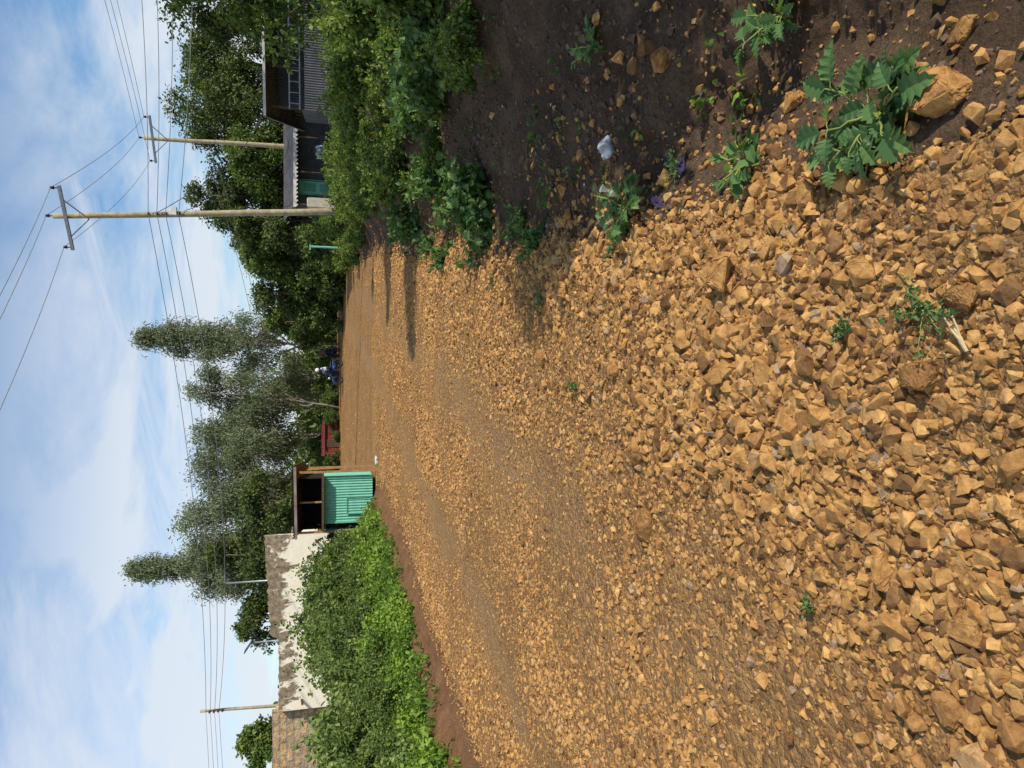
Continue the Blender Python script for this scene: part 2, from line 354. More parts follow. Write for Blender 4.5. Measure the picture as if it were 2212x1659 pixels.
LOBED=lobed()
def frames(axis,nr,size):
    x=nrm(axis);z=nr-np.sum(nr*x,1,keepdims=True)*x;z=nrm(z);y=np.cross(z,x)
    return np.stack([x,y,z],2)*size[:,None,None]
def foliage(a,cen,rad,ncl,nlf,spread,size,T,m,r,droop=.3,up=.5,tb=.5,tv=.2,shell=.5,zmin=None):
    cen=np.array(cen,float);rad=np.array(rad,float)
    if rad.ndim==1: rad=np.repeat(rad[:,None],3,1)
    K=len(cen);dr=nrm(r.normal(size=(K*ncl,3)));rho=r.uniform(shell**3,1,(K*ncl,1))**(1/3)
    pc=np.repeat(cen,ncl,0)+dr*np.repeat(rad,ncl,0)*rho*(1+.25*r.normal(size=(K*ncl,1))*.5)
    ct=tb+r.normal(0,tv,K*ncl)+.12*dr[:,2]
    n=K*ncl*nlf;P=np.repeat(pc,nlf,0)+r.normal(size=(n,3))*spread;out=np.repeat(dr,nlf,0)
    ax=out*.5+r.normal(size=(n,3))*.6+np.array([0,0,-droop]);nr=r.normal(size=(n,3))*.5+out*.35+np.array([0,0,up])
    t=np.clip(np.repeat(ct,nlf)+r.normal(0,.1,n),0,1);sz=size*r.uniform(.6,1.25,n)
    if zmin is not None: k=P[:,2]>zmin;P=P[k];ax=ax[k];nr=nr[k];t=t[k];sz=sz[k]
    inst(a,*T,frames(ax,nr,sz),P,m,t)
def bend(p0,p1,k,r,j):
    p0=np.array(p0,float);p1=np.array(p1,float);t=np.linspace(0,1,k)[:,None];P=p0+(p1-p0)*t
    P[1:-1]+=r.normal(size=(k-2,3))*j;return P

def tree(x,y,h,w,base,style,seed,label,lm=None,bark=None,name='tree',dens=1.,lean=0,leaf=None):
    r=np.random.default_rng(seed);z0=Hs(x,y);e=empty(name,(x,y,z0),label=label,category='tree',group='trees behind the road')
    tr=Acc();cr=Acc();bark=bark or M_bark;lm=lm or L_tree
    top=np.array([lean,0,h*.9]);gum=style!='broad'
    tp=bend((0,0,-.2),top,8,r,w*.025);rad=np.linspace((.009 if gum else .03)*h**.8+.03,.02,8);tube(tr,tp,rad,bark,8)
    cen=[];rads=[]
    if style in('broad','airy'):
        n=int(13*dens)
        for i in range(n):
            f=r.uniform(0,1);ang=r.uniform(0,2*math.pi);zz=base+(h-base)*(.10+.78*f);pr=math.sqrt(max(0,1-((f-.38)/.75)**2))
            q=w/2*pr*math.sqrt(r.uniform(.15,1))*.88;cen.append((q*math.cos(ang)+lean*f,q*math.sin(ang),zz));rads.append(w*r.uniform(.10,.21)*(.9 if gum else 1))
        cen.append((lean,0,h-w*.12));rads.append(w*.13)
        if style=='broad':
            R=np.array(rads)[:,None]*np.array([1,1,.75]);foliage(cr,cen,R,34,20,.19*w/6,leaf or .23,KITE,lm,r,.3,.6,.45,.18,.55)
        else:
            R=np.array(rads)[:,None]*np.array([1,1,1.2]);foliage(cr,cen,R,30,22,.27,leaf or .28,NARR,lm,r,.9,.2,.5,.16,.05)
    elif style=='gum':
        n=int(19*dens)
        for i in range(n):
            f=(i+.5)/n;zz=base+(h-base)*f*.97;pr=(1-f)**.75*(.6+.4*min(1,f*3.5))
            ang=i*2.4+r.uniform(-.4,.4);q=w/2*pr*r.uniform(.25,.95);cen.append((q*math.cos(ang)+lean*f,q*math.sin(ang),zz+r.normal(0,.3)));rads.append(w*r.uniform(.11,.18)*(1.1-.62*f))
        cen.append((lean,0,h*.98));rads.append(w*.05)
        R=np.array(rads)[:,None]*np.array([1,1,1.35])
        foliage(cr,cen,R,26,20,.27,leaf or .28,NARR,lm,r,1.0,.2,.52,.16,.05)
    for c in cen[:-1]:
        c=np.array(c);k=np.clip((c[2]-.12*h)/(h*.9)-.12,.12,.9);s=np.array([np.interp(k,np.linspace(0,1,8),tp[:,q]) for q in range(3)])
        P=bend(s,c,5,r,.03*w);P[2:4,2]-=.02*w;tube(tr,P,np.linspace((.004 if gum else .008)*h*(1-k)+.02,.012,5),bark,5,cap=False)
    tr.obj('trunk',e,True);cr.obj('crown',e);return e
tree(17.2,48,10.0,7.0,1.5,'broad',1,'broad sunlit leafy tree behind iron sheds',dens=2.3)
tree(21.2,50,9.6,6.6,1.2,'broad',21,'broad leafy tree behind iron sheds',dens=1.9)
tree(14.3,46.2,6.4,5.0,.5,'broad',2,'lower bright green tree behind iron sheds',L_treel,dens=1.8)
tree(12.4,50,9.2,5.4,1,'broad',3,'dark leafy tree behind the iron shed',dens=1.9)
tree(10.3,47,6.2,4.2,.4,'broad',4,'dense dark roadside tree',dens=1.6)
tree(18.2,33,8.6,6.4,1.5,'broad',5,'dark leafy tree overhanging the iron shack',dens=2.2)
tree(8.4,49,6.6,4.8,.1,'broad',6,'dense roadside tree with lighter leaves',L_treel,dens=1.6)
tree(6.1,50,5.9,4.6,.1,'broad',7,'dense dark roadside tree',dens=1.7)
tree(4.7,57,5.4,4.0,.1,'broad',8,'dense roadside tree with lighter leaves',L_treel,dens=1.5)
tree(10.6,56,7.8,5,.3,'broad',9,'dense dark roadside tree',dens=1.5)
G='gum_tree'
tree(3.4,62,15.4,6.4,5.0,'gum',31,'tall conical gum tree with airy crown',L_gum,M_barkg,G,1.9,.3)
tree(.4,66,8.8,6,1.5,'airy',38,'airy gum tree with pale trunk',L_gum,M_barkg,G,1.3)
tree(-1.9,57,11.0,5.2,3.4,'airy',32,'leaning airy gum tree with pale trunk',L_gum,M_barkg,G,1.5,1.3)
tree(-4.0,58,10.8,6.6,3.0,'airy',33,'airy gum tree with pale trunk',L_gum,M_barkg,G,1.9)
tree(-6.7,54,10.2,6.8,3.0,'airy',34,'broad airy gum tree with silvery leaves',L_gum,M_barkg,G,2.0)
tree(-9.3,53,10.8,6.6,2.4,'airy',35,'broad dense gum tree with silvery leaves',L_gum,M_barkg,G,2.2)
tree(-11.2,50,8.8,5.4,2.0,'broad',36,'dark leafy tree behind green kiosk',dens=1.5)
tree(-7.4,47,6.2,4.4,1.6,'broad',40,'leafy tree behind green kiosk',dens=1.2)
tree(-14.3,60,15.6,5.4,4.6,'gum',37,'tall pointed gum tree behind white wall',L_gum,M_barkg,G,1.8)
tree(-13.0,53,10.0,5.6,2.6,'airy',39,'airy gum tree behind white wall',L_gum,M_barkg,G,1.8)
tree(-15.8,50,7.0,4.0,2,'broad',41,'small leafy tree behind white wall',dens=1.3)
tree(-19.6,41,5.9,3.2,2,'broad',42,'small round tree behind stone wall',L_treel,dens=1.2)
tree(6.45,10.3,3.7,2.9,.3,'broad',50,'leafy young tree out of frame, added to shade the bank',L_bush,dens=1.9,leaf=.11)
tree(9.3,15.2,4.0,3.0,.5,'broad',57,'leafy young tree out of frame, added to shade the bank',L_bush,dens=1.7,leaf=.12)
tree(6.1,4.2,2.4,3.0,.2,'broad',51,'leafy young tree out of frame, added to shade the bank',L_bush,dens=1.4,leaf=.13)  # stands out of frame, added to cast shade over the right-hand soil
tree(5.1,2.2,2.6,2.8,.2,'broad',55,'leafy young tree out of frame, added to shade the bank',L_bush,dens=1.4,leaf=.13)  # also unseen, put in as a shade caster for the near bank
tree(10.4,13.4,6.0,2.6,2.6,'broad',52,'slim roadside tree shading the road',dens=.8,leaf=.16)
tree(13.4,18.2,7.4,3.0,3.4,'broad',53,'slim roadside tree shading the road',dens=.8,leaf=.16)
tree(15.3,22.5,7.6,2.6,3.6,'broad',54,'slim roadside tree shading the road',dens=.8,leaf=.16)

def bushmesh(seed,lm,size,T,ncl=22,nlf=12,n=14,hh=1.,w=.55,flowers=False,tb=.45,sp=.075):
    r=np.random.default_rng(seed);a=Acc();cen=[];rad=[]
    for i in range(n):
        an=r.uniform(0,2*math.pi);q=w*math.sqrt(r.random());zz=hh*r.uniform(.12,.9)*(1-.45*(q/w)**2)
        cen.append((q*math.cos(an),q*math.sin(an),zz));rad.append(r.uniform(.10,.26)*hh**.5)
        tube(a,bend((q*.2*math.cos(an),q*.2*math.sin(an),-.05),cen[-1],4,r,.02),np.linspace(.012,.004,4),M_bark,4,cap=False)
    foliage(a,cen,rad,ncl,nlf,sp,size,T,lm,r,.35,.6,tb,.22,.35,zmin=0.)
    for i in range(16):
        c=np.array(cen[r.integers(n)]);P=bend(c,c+np.array([r.normal(0,.3),r.normal(0,.3),r.uniform(.15,.5)])*hh**.5,6,r,.015)
        tube(a,P,np.linspace(.006,.003,6),M_stem,4,cap=False);foliage(a,P[1:],np.full(5,.03),1,6,.03,size,T,lm,r,0,.4,.7,.1)
    if flowers: foliage(a,[(0,0,hh*.75)],[w*.8],18,4,.03,.035,KITE,L_yel,r,0,.8)
    return a.mesh('bush')
BM=[bushmesh(60+i,L_bush,.09,BROAD,20,11,14,flowers=i==1,tb=.5) for i in range(5)]
HM=[bushmesh(70+i,L_hedge,.09,BROAD,24,12,18,1.9,.8) for i in range(3)]
VM=[bushmesh(80+i,L_vine,.14,BROAD,20,11,18,1.7,.85,tb=.5,sp=.1) for i in range(2)]
FM=[bushmesh(90+i,L_hedge,.16,KITE,30,12,16,1.9,.9,tb=.35,sp=.12) for i in range(2)]
SM=[bushmesh(95+i,L_dat,.11,LOBED,9,7,10,.62,.34,tb=.55,sp=.06) for i in range(2)]
def place(me,x,y,s,name,label,cat,grp,sz=1):
    o=bpy.data.objects.new(name,me);COL.objects.link(o);o.location=(x,y,Hs(x,y)-.03);o.scale=(s,s,s*sz);o.rotation_euler[2]=RNG.uniform(0,6.28)
    o['label']=label;o['category']=cat;o['group']=grp;return o
GB='green bushes on the roadside bank'
for y in np.arange(2.2,31,.85):
    d0=np.interp(y,[2,5,8,12,18,25,31],[3.3,2.7,2.35,2.0,1.7,1.3,1.1])+RNG.uniform(-.35,.35);span=np.interp(y,[2,8,30],[3.2,5.2,6])
    for d in np.arange(d0,d0+span,.95+.02*y):
        yy=y+RNG.uniform(-.4,.4);x=XR(yy)+d+RNG.uniform(-.3,.3)
        if abs(yy-27)<3 and x>9.3: continue
        if x>.62*yy+3.6: continue
        s=RNG.uniform(.55,1.1)*(.72 if d<d0+.6 else .95)*np.interp(yy,[5,9,14,30],[.98,.93,.82,.85])
        place(BM[RNG.integers(5)],x,yy,s,'bush','leafy green bush on the earth bank','bush',GB,RNG.uniform(.6,1.25))
for x,y,s in [(7.6,28.5,.8),(6.3,30.8,.7),(8.6,31,.8),(5.9,33,.9),(7.5,34,1.),(9.6,33,.8),(8.8,36.5,.8),(6.6,37,1.2),(8,39,1.3),(7.2,42,1.5),(9,42,1.5),(3.5,12.2,.5),(3.9,14.,.6),(4.6,16.9,.6),(5.5,20.,.6),(11.5,23.6,.95),(13.3,23.5,1.0),(10.3,22.6,.85),(12.4,22.4,.9),(3.0,8.9,.35),(3.1,7.6,.4),(2.9,6.3,.35),(3.0,10.6,.4),(2.8,5.6,.4)]:
    place(BM[RNG.integers(5)],x,y,s,'bush','leafy green bush on the earth bank','bush',GB)
GW='upright jagged-leaved weeds at the soil edge'
for x,y,s in [(1.76,7.1,.92),(3.45,8.6,.9),(3.3,6.6,.7),(2.75,12.3,.85),(1.7,9.2,.4),(2.2,11.,.4),(3.4,15.2,.6),(1.35,5.9,.33),(1.12,5.2,.3),(2.75,9.4,.7),(3.25,7.4,.9)]:
    place(SM[RNG.integers(2)],x,y,s,'thornapple_bush','upright bushy jagged-leaved weed on brown soil','plant',GW)
GH='hedge shrubs in front of the white wall'
for y in np.arange(5.5,21.5,1.05):
    for k,d in enumerate((1.6,2.8,4.0)):
        yy=y+RNG.uniform(-.3,.3);x=XL(yy)-d+RNG.uniform(-.2,.2)
        if x>-5.0 and yy>20.5: continue
        vine=yy<11.5 or k==2
        me=(VM if vine and RNG.random()<.65 else HM)[RNG.integers(2)]
        s=np.interp(yy,[5,9,12,15,18,21],[.86,.86,.76,.92,1.12,1.18])*(.55 if k==0 else (.90 if k==1 else 1.0))*RNG.uniform(.85,1.12)
        place(me,x,yy,s,'hedge_shrub','broad-leaved shrub of overgrown hedge','shrub',GH)
for x,y,s in [(-5.35,21.6,1.0),(-5.9,22.6,1.15),(-6.9,23.4,1.2),(-5.6,23.6,1.15)]:
    place(HM[RNG.integers(3)],x,y,s,'hedge_shrub','broad-leaved shrub of overgrown hedge','shrub',GH)
GF='dark hedge shrubs along the far road edge'
for i in range(26):
    t=i/25;x=-17+t*28;y=59+1.5*math.sin(i*1.3)+ (8 if x>2 else 0)
    place(FM[i%2],x,y,RNG.uniform(.9,1.5),'hedge_shrub','dark shrub at the far edge of the road','shrub',GF)
for x,y,s in [(-6.5,30,1),(-8.5,31,1),(-5.8,34,.9),(-7,38,1.1),(-9,42,1.3),(4.9,49,1.2),(6.9,46,1.4),(8.9,45,1.4),(-5.6,53.6,.6),(-3.9,54.3,.4),(-2.6,55.3,.6),(-7.2,54,1.)]:
    place(FM[RNG.integers(2)],x,y,s,'hedge_shrub','dark shrub at the far edge of the road','shrub',GF)
a=Acc();r=np.random.default_rng(5);n=150
cx=r.uniform(-75,75,n);cy=r.uniform(82,120,n);R=r.uniform(2,3.6,n)
foliage(a,np.stack([cx,cy,.5+R*.8+r.uniform(-.5,1.5,n)],1),np.stack([R*1.4,R,R],1),40,9,.5,.8,KITE,L_tree,r,.3,.6,.45,.15,.6)
a.obj('distant_wood',kind='stuff',label='distant dark green wood')
a=Acc();r=np.random.default_rng(15);n=5800
y=r.uniform(4,22,n);dl=r.uniform(.62,2.3,n)+.3*fbm(y,y*0,1.4,3);x=XL(y)-dl
z=H(x,y);q=fbm(x,y,1.5,3);hgt=(.07+.40*ss(.5,1.5,dl))*r.uniform(.5,1.2,n)*(1+1.1*q)
k=(fbm(x+9,y,1.8,2)>-.32)&~((y>20.5)&(x<-2.9)&(x>-5));x=x[k];y=y[k];z=z[k];hgt=np.maximum(hgt[k],.05);q=q[k]
for f in (.25,.6,.95):
    for lo,hi,tb,sz in((-9,-.08,.38,.05),(-.08,.12,.55,.065),(.12,9,.72,.085)):
        k=(q>=lo)&(q<hi)
        foliage(a,np.stack([x,y,z+hgt*f],1)[k],np.full((k.sum(),3),.09),1,7,.06,sz,BROAD,L_grass,r,.1,.7,tb+.2*(f-.5),.2,0.)
a.obj('low_herbs',kind='stuff',label='bright green low herbs along the verge')
a=Acc();r=np.random.default_rng(16);n=700;y=r.uniform(4,24,n);x=XL(y)-r.uniform(.35,1.5,n)
k=~((y>21)&(x<-2.9));x=x[k];y=y[k];z=H(x,y)
foliage(a,np.stack([x,y,z+.02],1),np.full((len(x),3),.03),1,7,.03,.11,NARR,L_grass,r,-1.2,.0,.45,.2,0.)
a.obj('grass',kind='stuff',label='green grass tufts at the verge')
a=Acc();r=np.random.default_rng(17);n=90;y=r.uniform(2.5,13,n);x=XR(y)+np.abs(r.normal(0,1.1,n))+.05;z=H(x,y)
foliage(a,np.stack([x,y,z+.03],1),np.full((n,3),.05),3,5,.03,.04,BROAD,L_grass,r,0,.8,.3,.2,0.)
a.obj('weed_seedlings',kind='stuff',label='scattered small green weed seedlings on soil')

def thornapple(x,y,h,spread,nl,ls,seed,label,flower=False,T=LOBED,lm=None,nb=5,tb=.5):
    r=np.random.default_rng(seed);st=Acc();lv=Acc();lm=lm or L_dat;P=[];ax=[];hub=np.array([0,0,h*.3])
    tube(st,bend((0,0,-.03),hub,4,r,.004),np.linspace(.009,.007,4),M_stem,6)
    for i in range(nb):
        an=i*2*math.pi/nb+r.uniform(-.4,.4);sp=spread*r.uniform(.35,.65);tip=np.array([math.cos(an)*sp,math.sin(an)*sp,h*r.uniform(.6,1.)])
        Q=bend(hub,tip,6,r,.005);tube(st,Q,np.linspace(.006,.003,6),M_stem,5)
        for j in range(nl):
            k=r.integers(1,6);o=Q[k];a2=an+r.normal(0,1.1);d=np.array([math.cos(a2),math.sin(a2),r.uniform(-.15,.6)])
            s2=o+nrm(d)*ls*.25;tube(st,[o,(o+s2)/2+[0,0,.004],s2],.0022,M_stem,4,cap=False);P.append(s2);ax.append(d-np.array([0,0,.1]))
    P=np.array(P);ax=np.array(ax);n=len(P);nr=r.normal(size=(n,3))*.4+[0,0,1.]
    inst(lv,*T,frames(ax,nr,ls*r.uniform(.45,1.15,n)),P,lm,np.clip(r.normal(tb,.22,n),0,1))
    if flower:
        for i in range(2):
            c=P[i*3];tube(lv,[c,c+[0,0,.03],c+[.01,0,.06]],[.004,.008,.022],L_whi,8)
    e=empty('thornapple_plant',(x,y,Hs(x,y)),label=label,category='plant',group='thornapple weeds beside the road')
    st.obj('stem',e,True);lv.obj('leaves',e);return e
J='jagged-leaved thornapple plant growing '
thornapple(.78,1.70,.14,.26,9,.10,1,J+'beside big rock',nb=8)
thornapple(.84,2.38,.14,.16,7,.075,2,J+'at the gravel edge',T=BROAD,nb=6,tb=.6)
thornapple(.93,3.45,.20,.32,8,.10,3,J+'with white flowers at gravel edge',True,nb=7,tb=.6)
thornapple(1.38,2.30,.17,.20,8,.085,5,J+'on brown earth slope',nb=6)
thornapple(1.78,3.5,.14,.22,8,.06,6,J+'in shaded soil',T=BROAD,nb=6,tb=.7)
def weedlet(x,y,n,w,seed):
    r=np.random.default_rng(seed);a=Acc()
    for i in range(n):
        an=r.uniform(0,6.28);tip=np.array([math.cos(an)*w*r.uniform(.4,1),math.sin(an)*w*r.uniform(.4,1),r.uniform(.015,.04)])
        Q=bend((0,0,.01),tip,7,r,.004);tube(a,Q,np.linspace(.0015,.001,7),M_stem,4,cap=False);foliage(a,Q[1:],np.full(6,.008),1,3,.005,.016,BROAD,L_dat,r,0,.9,.5,.15)
    a.obj('creeping_weed',loc=(x,y,Hs(x,y)+.02),label='small creeping green weed among the stones',category='weed',group='weeds among the stones')
weedlet(.19,1.52,11,.13,1);weedlet(.16,1.8,5,.05,2);weedlet(-.02,4.3,7,.06,3);weedlet(-.75,2.05,4,.03,4);weedlet(.75,3.6,8,.08,5);weedlet(.62,4.9,8,.1,6);weedlet(.95,6.4,9,.12,7);weedlet(1.02,3.05,8,.1,8)

# ------------------------------------------------------------------ poles and wires
def utility_pole(x,y,h,tx,ty,armdir,label,r0=.14,r1=.10):
    z=Hs(x,y);e=empty('utility_pole',(x,y,z),label=label,category='utility pole',group='wooden poles carrying power lines')
    a=Acc();r=np.random.default_rng(int(x*10));P=bend((0,0,-.4),(tx,ty,h),9,r,.012);tube(a,P,np.linspace(r0,r1,9),M_pole,12);a.obj('post',e,True)
    d=nrm(np.array([*armdir,0.]));f=np.array([-d[1],d[0],0]);c=np.array([tx,ty,h-.45])
    a=Acc();R=np.stack([d,f,np.array([0,0,1])],1);box(a,c-f*.16,(2.5,.09,.11),M_galv,R)
    for s in(-1,1): tube(a,[c-f*.16+d*s*.75,c-f*.12-np.array([0,0,.75])],.022,M_galv,6)
    a.obj('cross_arm',e);ends=[]
    for s in(-1.15,0,1.15):
        q=c-f*.16+d*s+[0,0,.06]
        if s==0:q=np.array([tx,ty,h+.02])
        a=Acc();tube(a,[q,q+[0,0,.1],q+[0,0,.11],q+[0,0,.17],q+[0,0,.18],q+[0,0,.24]],[.02,.02,.065,.05,.06,.03],M_ins,10);a.obj('insulator',e,True)
        ends.append(np.array([x,y,z])+q+[0,0,.22])
    return e,ends
ad=(1,-.72)
p1,e1=utility_pole(7.0,29.4,10.45,-.85,0,ad,'tall wooden utility pole with cross arm and insulators')
p2,e2=utility_pole(13.2,41.2,9.8,-.2,0,ad,'wooden utility pole behind iron sheds')
a=Acc();box(a,(-.45,-.14,6.4),(.3,.2,.26),M_white);a.obj('junction_box',p1)
for k,zz in enumerate((7.25,6.95,6.65,6.2)):
    a=Acc();q=np.array([-.6+.02*k,-.15,zz-.0]);tube(a,[q-[.05,0,0],q+[.05,0,0]],.035,M_ins,8);a.obj('shackle_insulator',p1)
def wire(p,q,sag,m=M_wire,r=.011,label='thin aluminium power line strung between poles',n=26):
    p=np.array(p,float);q=np.array(q,float);t=np.linspace(0,1,n)[:,None];P=p+(q-p)*t;P[:,2]-=(4*sag*t*(1-t))[:,0]
    a=Acc();tube(a,P-p,r,m,5);a.obj('power_line',loc=tuple(p),label=label,category='power line',group='overhead power lines')
for i in range(3):
    wire(e1[i],e1[i]+np.array([-25,-32,.3]),1.2,r=.013)
    wire(e1[i],e2[i],.35)
    wire(e2[i],e2[i]+np.array([11.,-20,.2]),.3)
z1=Hs(7,29.4)
lx,ly=-18.3,42
for k,zz in enumerate((7.25,6.95,6.65,6.2)):
    A=(6.4,29.2,z1+zz);wire(A,(lx+.2,ly,7.9-.22*k),.5+.12*k,r=.013);wire(A,(24,27.5,z1+zz+.9-.5*k),.35,r=.013)
    wire((lx+.2,ly,7.9-.22*k),(lx-22,ly-5,7.0-.3*k),.3,r=.012)
wire((6.4,29.2,z1+6.1),(9.3,38.,3.3),1.2,M_cable,.014,'black service cable drooping to the shed')
wire((6.4,29.2,z1+7.0),(11.5,30.,3.9),.9,M_cable,.014,'black service cable drooping to the shack')
wire((6.4,29.2,z1+6.4),(12.8,38.3,3.5),1.4,M_cable,.012,'black service cable drooping to the shed')
wire((13.1,41,8.0),(-12,62,6.6),1.5,r=.013);wire((13.1,41,7.6),(-12,62,6.2),1.5,r=.013)
e=empty('utility_pole',(lx,ly,Hs(lx,ly)),label='slightly leaning thin pole behind stone wall',category='utility pole',group='wooden poles carrying power lines')
a=Acc();tube(a,bend((0,0,-.3),(.35,0,7.9-Hs(lx,ly)+.3),6,RNG,.01),np.linspace(.1,.075,6),M_pole,10);a.obj('post',e,True)
for k in range(4): a=Acc();box(a,(.3,-.1,7.6-.22*k-Hs(lx,ly)+.1),(.12,.1,.1),M_ins);a.obj('insulator',e)
e=empty('street_lamp',(-11,32,Hs(-11,32)),label='solar street lamp on slim grey post',category='street lamp')
zz=4.6-Hs(-11,32)
a=Acc();tube(a,[(0,0,-.1),(0,0,zz)],[.05,.04],M_galv,8);a.obj('post',e,True)
a=Acc();box(a,(-.14,0,zz+.12),(.55,.4,.04),M_glass,rotm('Y',.6));a.obj('solar_panel',e)
a=Acc();tube(a,[(0,0,zz-.35),(.3,0,zz-.15)],.025,M_glass,6);box(a,(.4,0,zz-.10),(.32,.16,.06),M_glass,rotm('Y',-.4));a.obj('lamp_head',e)
e=empty('metal_pole',(-10.5,40,Hs(-10.5,40)),label='thin grey metal pole with small bracket',category='pole')
zz=6.6-Hs(-10.5,40);a=Acc();tube(a,[(0,0,-.1),(0,0,zz)],[.06,.045],M_galv,8);a.obj('post',e,True)
a=Acc();tube(a,[(0,0,zz),(.25,0,zz+.1),(.6,0,zz+.05)],.03,M_galv,6);a.obj('bracket',e)
e=empty('gate_post',(6.45,34.6,Hs(6.45,34.6)),label='thin green painted iron post',category='post')
a=Acc();tube(a,[(0,0,-.1),(0,0,2.2)],.05,M_green,8);a.obj('post',e);a=Acc();box(a,(-.02,0,2.22),(.28,.06,.06),M_green);a.obj('cap',e)
a=Acc()
tube(a,[(0,0,-.2),(0,0,.6),(.01,0,1.2),(.01,0,1.45),(.01,0,1.5)],[.3,.28,.27,.26,.2],M_conc,4)
o=a.obj('concrete_pillar',loc=(7.6,31.,Hs(7.6,31)),label='short pale concrete pillar behind the pole base',category='pillar');o.rotation_euler[2]=.8

# ------------------------------------------------------------------ buildings
def part(parent,name,fn,**k):
    a=Acc();fn(a);return a.obj(name,parent,**k)
e=empty('kiosk',(-4.65,23,Hs(-3.6,23)-.03),.04,label='green corrugated iron kiosk with open timber-framed top',category='kiosk')
a=Acc();sheet(a,(.30,0,.06),(1,0,0),(0,0,1),1.40,1.55,M_green,.085,.012)
for x in(.30,1.70): box(a,(x,-.005,.80),(.06,.05,1.52),M_green)
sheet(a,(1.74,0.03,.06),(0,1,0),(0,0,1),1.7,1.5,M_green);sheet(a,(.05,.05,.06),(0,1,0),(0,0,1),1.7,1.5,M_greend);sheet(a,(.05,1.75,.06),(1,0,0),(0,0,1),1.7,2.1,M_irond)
a.obj('wall',e)
h=empty('hatch',(.55,-.03,.12));h.parent=e
a=Acc();sheet(a,(0,-.0,0),(1,0,0),(0,0,1),.5,.72,M_green,.085,.010);a.obj('panel',h)
a=Acc()
for q in((0,.36,.025,.76),(.5,.36,.025,.76)): box(a,(q[0],-.012,q[1]),(q[2],.02,q[3]),M_greend)
for zq in(-.0,.73): box(a,(.25,-.014,zq),(.5,.018,.022),M_greend)
a.obj('frame',h)
for x,y,hz in((.02,0,2.35),(1.9,-.12,2.3),(1.9,1.75,2.15),(.02,1.75,2.15)): part(e,'post',lambda a:box(a,(x,y,hz/2),(.065,.065,hz),M_wood))
part(e,'post',lambda a:box(a,(.95,.02,1.95),(.05,.05,.66),M_wood))
part(e,'post',lambda a:box(a,(2.02,-.12,1.05),(.05,.05,2.0),M_wood,rotm('Y',-.03)))
a=Acc();box(a,(.95,-.12,1.60),(1.75,.34,.03),M_rust);box(a,(.95,-.30,1.59),(1.75,.02,.07),M_wooddk);a.obj('counter',e)
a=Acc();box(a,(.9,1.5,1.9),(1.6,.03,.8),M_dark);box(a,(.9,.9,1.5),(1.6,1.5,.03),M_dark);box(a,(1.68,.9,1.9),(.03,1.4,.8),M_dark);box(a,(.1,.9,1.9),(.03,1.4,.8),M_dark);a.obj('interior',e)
a=Acc();sheet(a,(-.08,-.45,2.46),(1,0,.02),(0,1,-.13),2.2,2.6,M_roof,.09,.014,4);sheet(a,(-.08,-.45,2.44),(1,0,.02),(0,1,-.13),2.2,2.6,M_rust,.09,.014,4);box(a,(1.0,-.44,2.40),(2.2,.03,.08),M_roof,rotm('Y',-.02));a.obj('roof',e)
e=empty('white_building',(-12.0,27.3,0.),0.01,label='flat-roofed white plastered building with black mould stains',category='building')
L=6.45
a=Acc()
def prof(x): return 3.20+.015*x if x<L*.42 else 3.50+.06*(x-L*.42)
N=60;V=[];F=[]
for i in range(N+1):
    x=L*i/N;zt=prof(x)+.02*RNG.normal()
    V+=[(x,0,-.2),(x,0,zt),(x,.2,zt),(x,.2,-.2)]
for i in range(N):
    q=i*4
    for j in range(4): F.append([q+j,q+(j+1)%4,q+4+(j+1)%4,q+4+j][::-1])
F+= [[0,1,2,3],[N*4+3,N*4+2,N*4+1,N*4]];a.add(V,F,M_plas)
box(a,(L-.6,2.2,1.4),(.2,4.0,2.8),M_plas);box(a,(.1,2.2,1.4),(.2,4.0,2.8),M_plas);box(a,(L/2,4.3,1.4),(L-1,.2,2.8),M_plas);a.obj('wall',e)
a=Acc();box(a,(L/2-.2,2.2,2.86),(L-.5,4.1,.12),M_roof);a.obj('roof',e)
for x,z in((.35,2.4),(2.3,1.9),(6.2,1.9)): part(e,'beam_end',lambda a:box(a,(x,-.15,z),(.07,.5,.07),M_wooddk,rotm('X',.1)))
e=empty('stone_wall',(-19.0,27.7,0),0,label='rough orange-brown quarry stone block wall',category='wall')
a=Acc();box(a,(3.5,0,1.6),(7.0,.24,3.5),M_block)
for i in range(15): box(a,(.24+i*.46,0,3.35+.05),(.44,.22,.10+RNG.uniform(0,.07)),M_block)
a.obj('blocks',e);a=Acc();box(a,(3.5,.02,.05),(7.1,.4,.5),M_block);a.obj('footing',e)
ax,ay=10.0,27.0;e=empty('iron_shack',(ax,ay,.85),-.274,label='dark grey corrugated iron shack with open railed verandah',category='shack')
W=4.2;D=6.
a=Acc();sheet(a,(0,0,0),(1,0,0),(0,0,1),W,1.45,M_iron,.085,.011);sheet(a,(0,D,0),(0,-1,0),(0,0,1),D,1.55,M_iron,.085,.011);sheet(a,(W,0,0),(0,1,0),(0,0,1),D,1.9,M_iron);sheet(a,(0,D,0),(1,0,0),(0,0,1),W,1.7,M_iron)
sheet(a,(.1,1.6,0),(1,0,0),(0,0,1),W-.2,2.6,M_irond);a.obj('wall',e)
for x in(.04,1.4,2.8,4.16): part(e,'post',lambda a:box(a,(x,.06,1.33),(.08,.08,2.68),M_wooddk))
for y in(1.6,3.2,4.8): part(e,'post',lambda a:box(a,(.06,y,.9),(.07,.07,1.9),M_wooddk))
a=Acc()
for zq in(1.62,1.98): box(a,(W/2,.0,zq),(W,.04,.05),M_galv)
for i in range(11): box(a,(.2+i*.37,.0,1.8),(.03,.03,.40),M_galv)
a.obj('railing',e)
a=Acc();sheet(a,(-.35,-.5,2.83),(1,0,0),(0,6.9,-1.15),W+.7,7.0,M_roof,.09,.014,6);a.obj('roof',e)
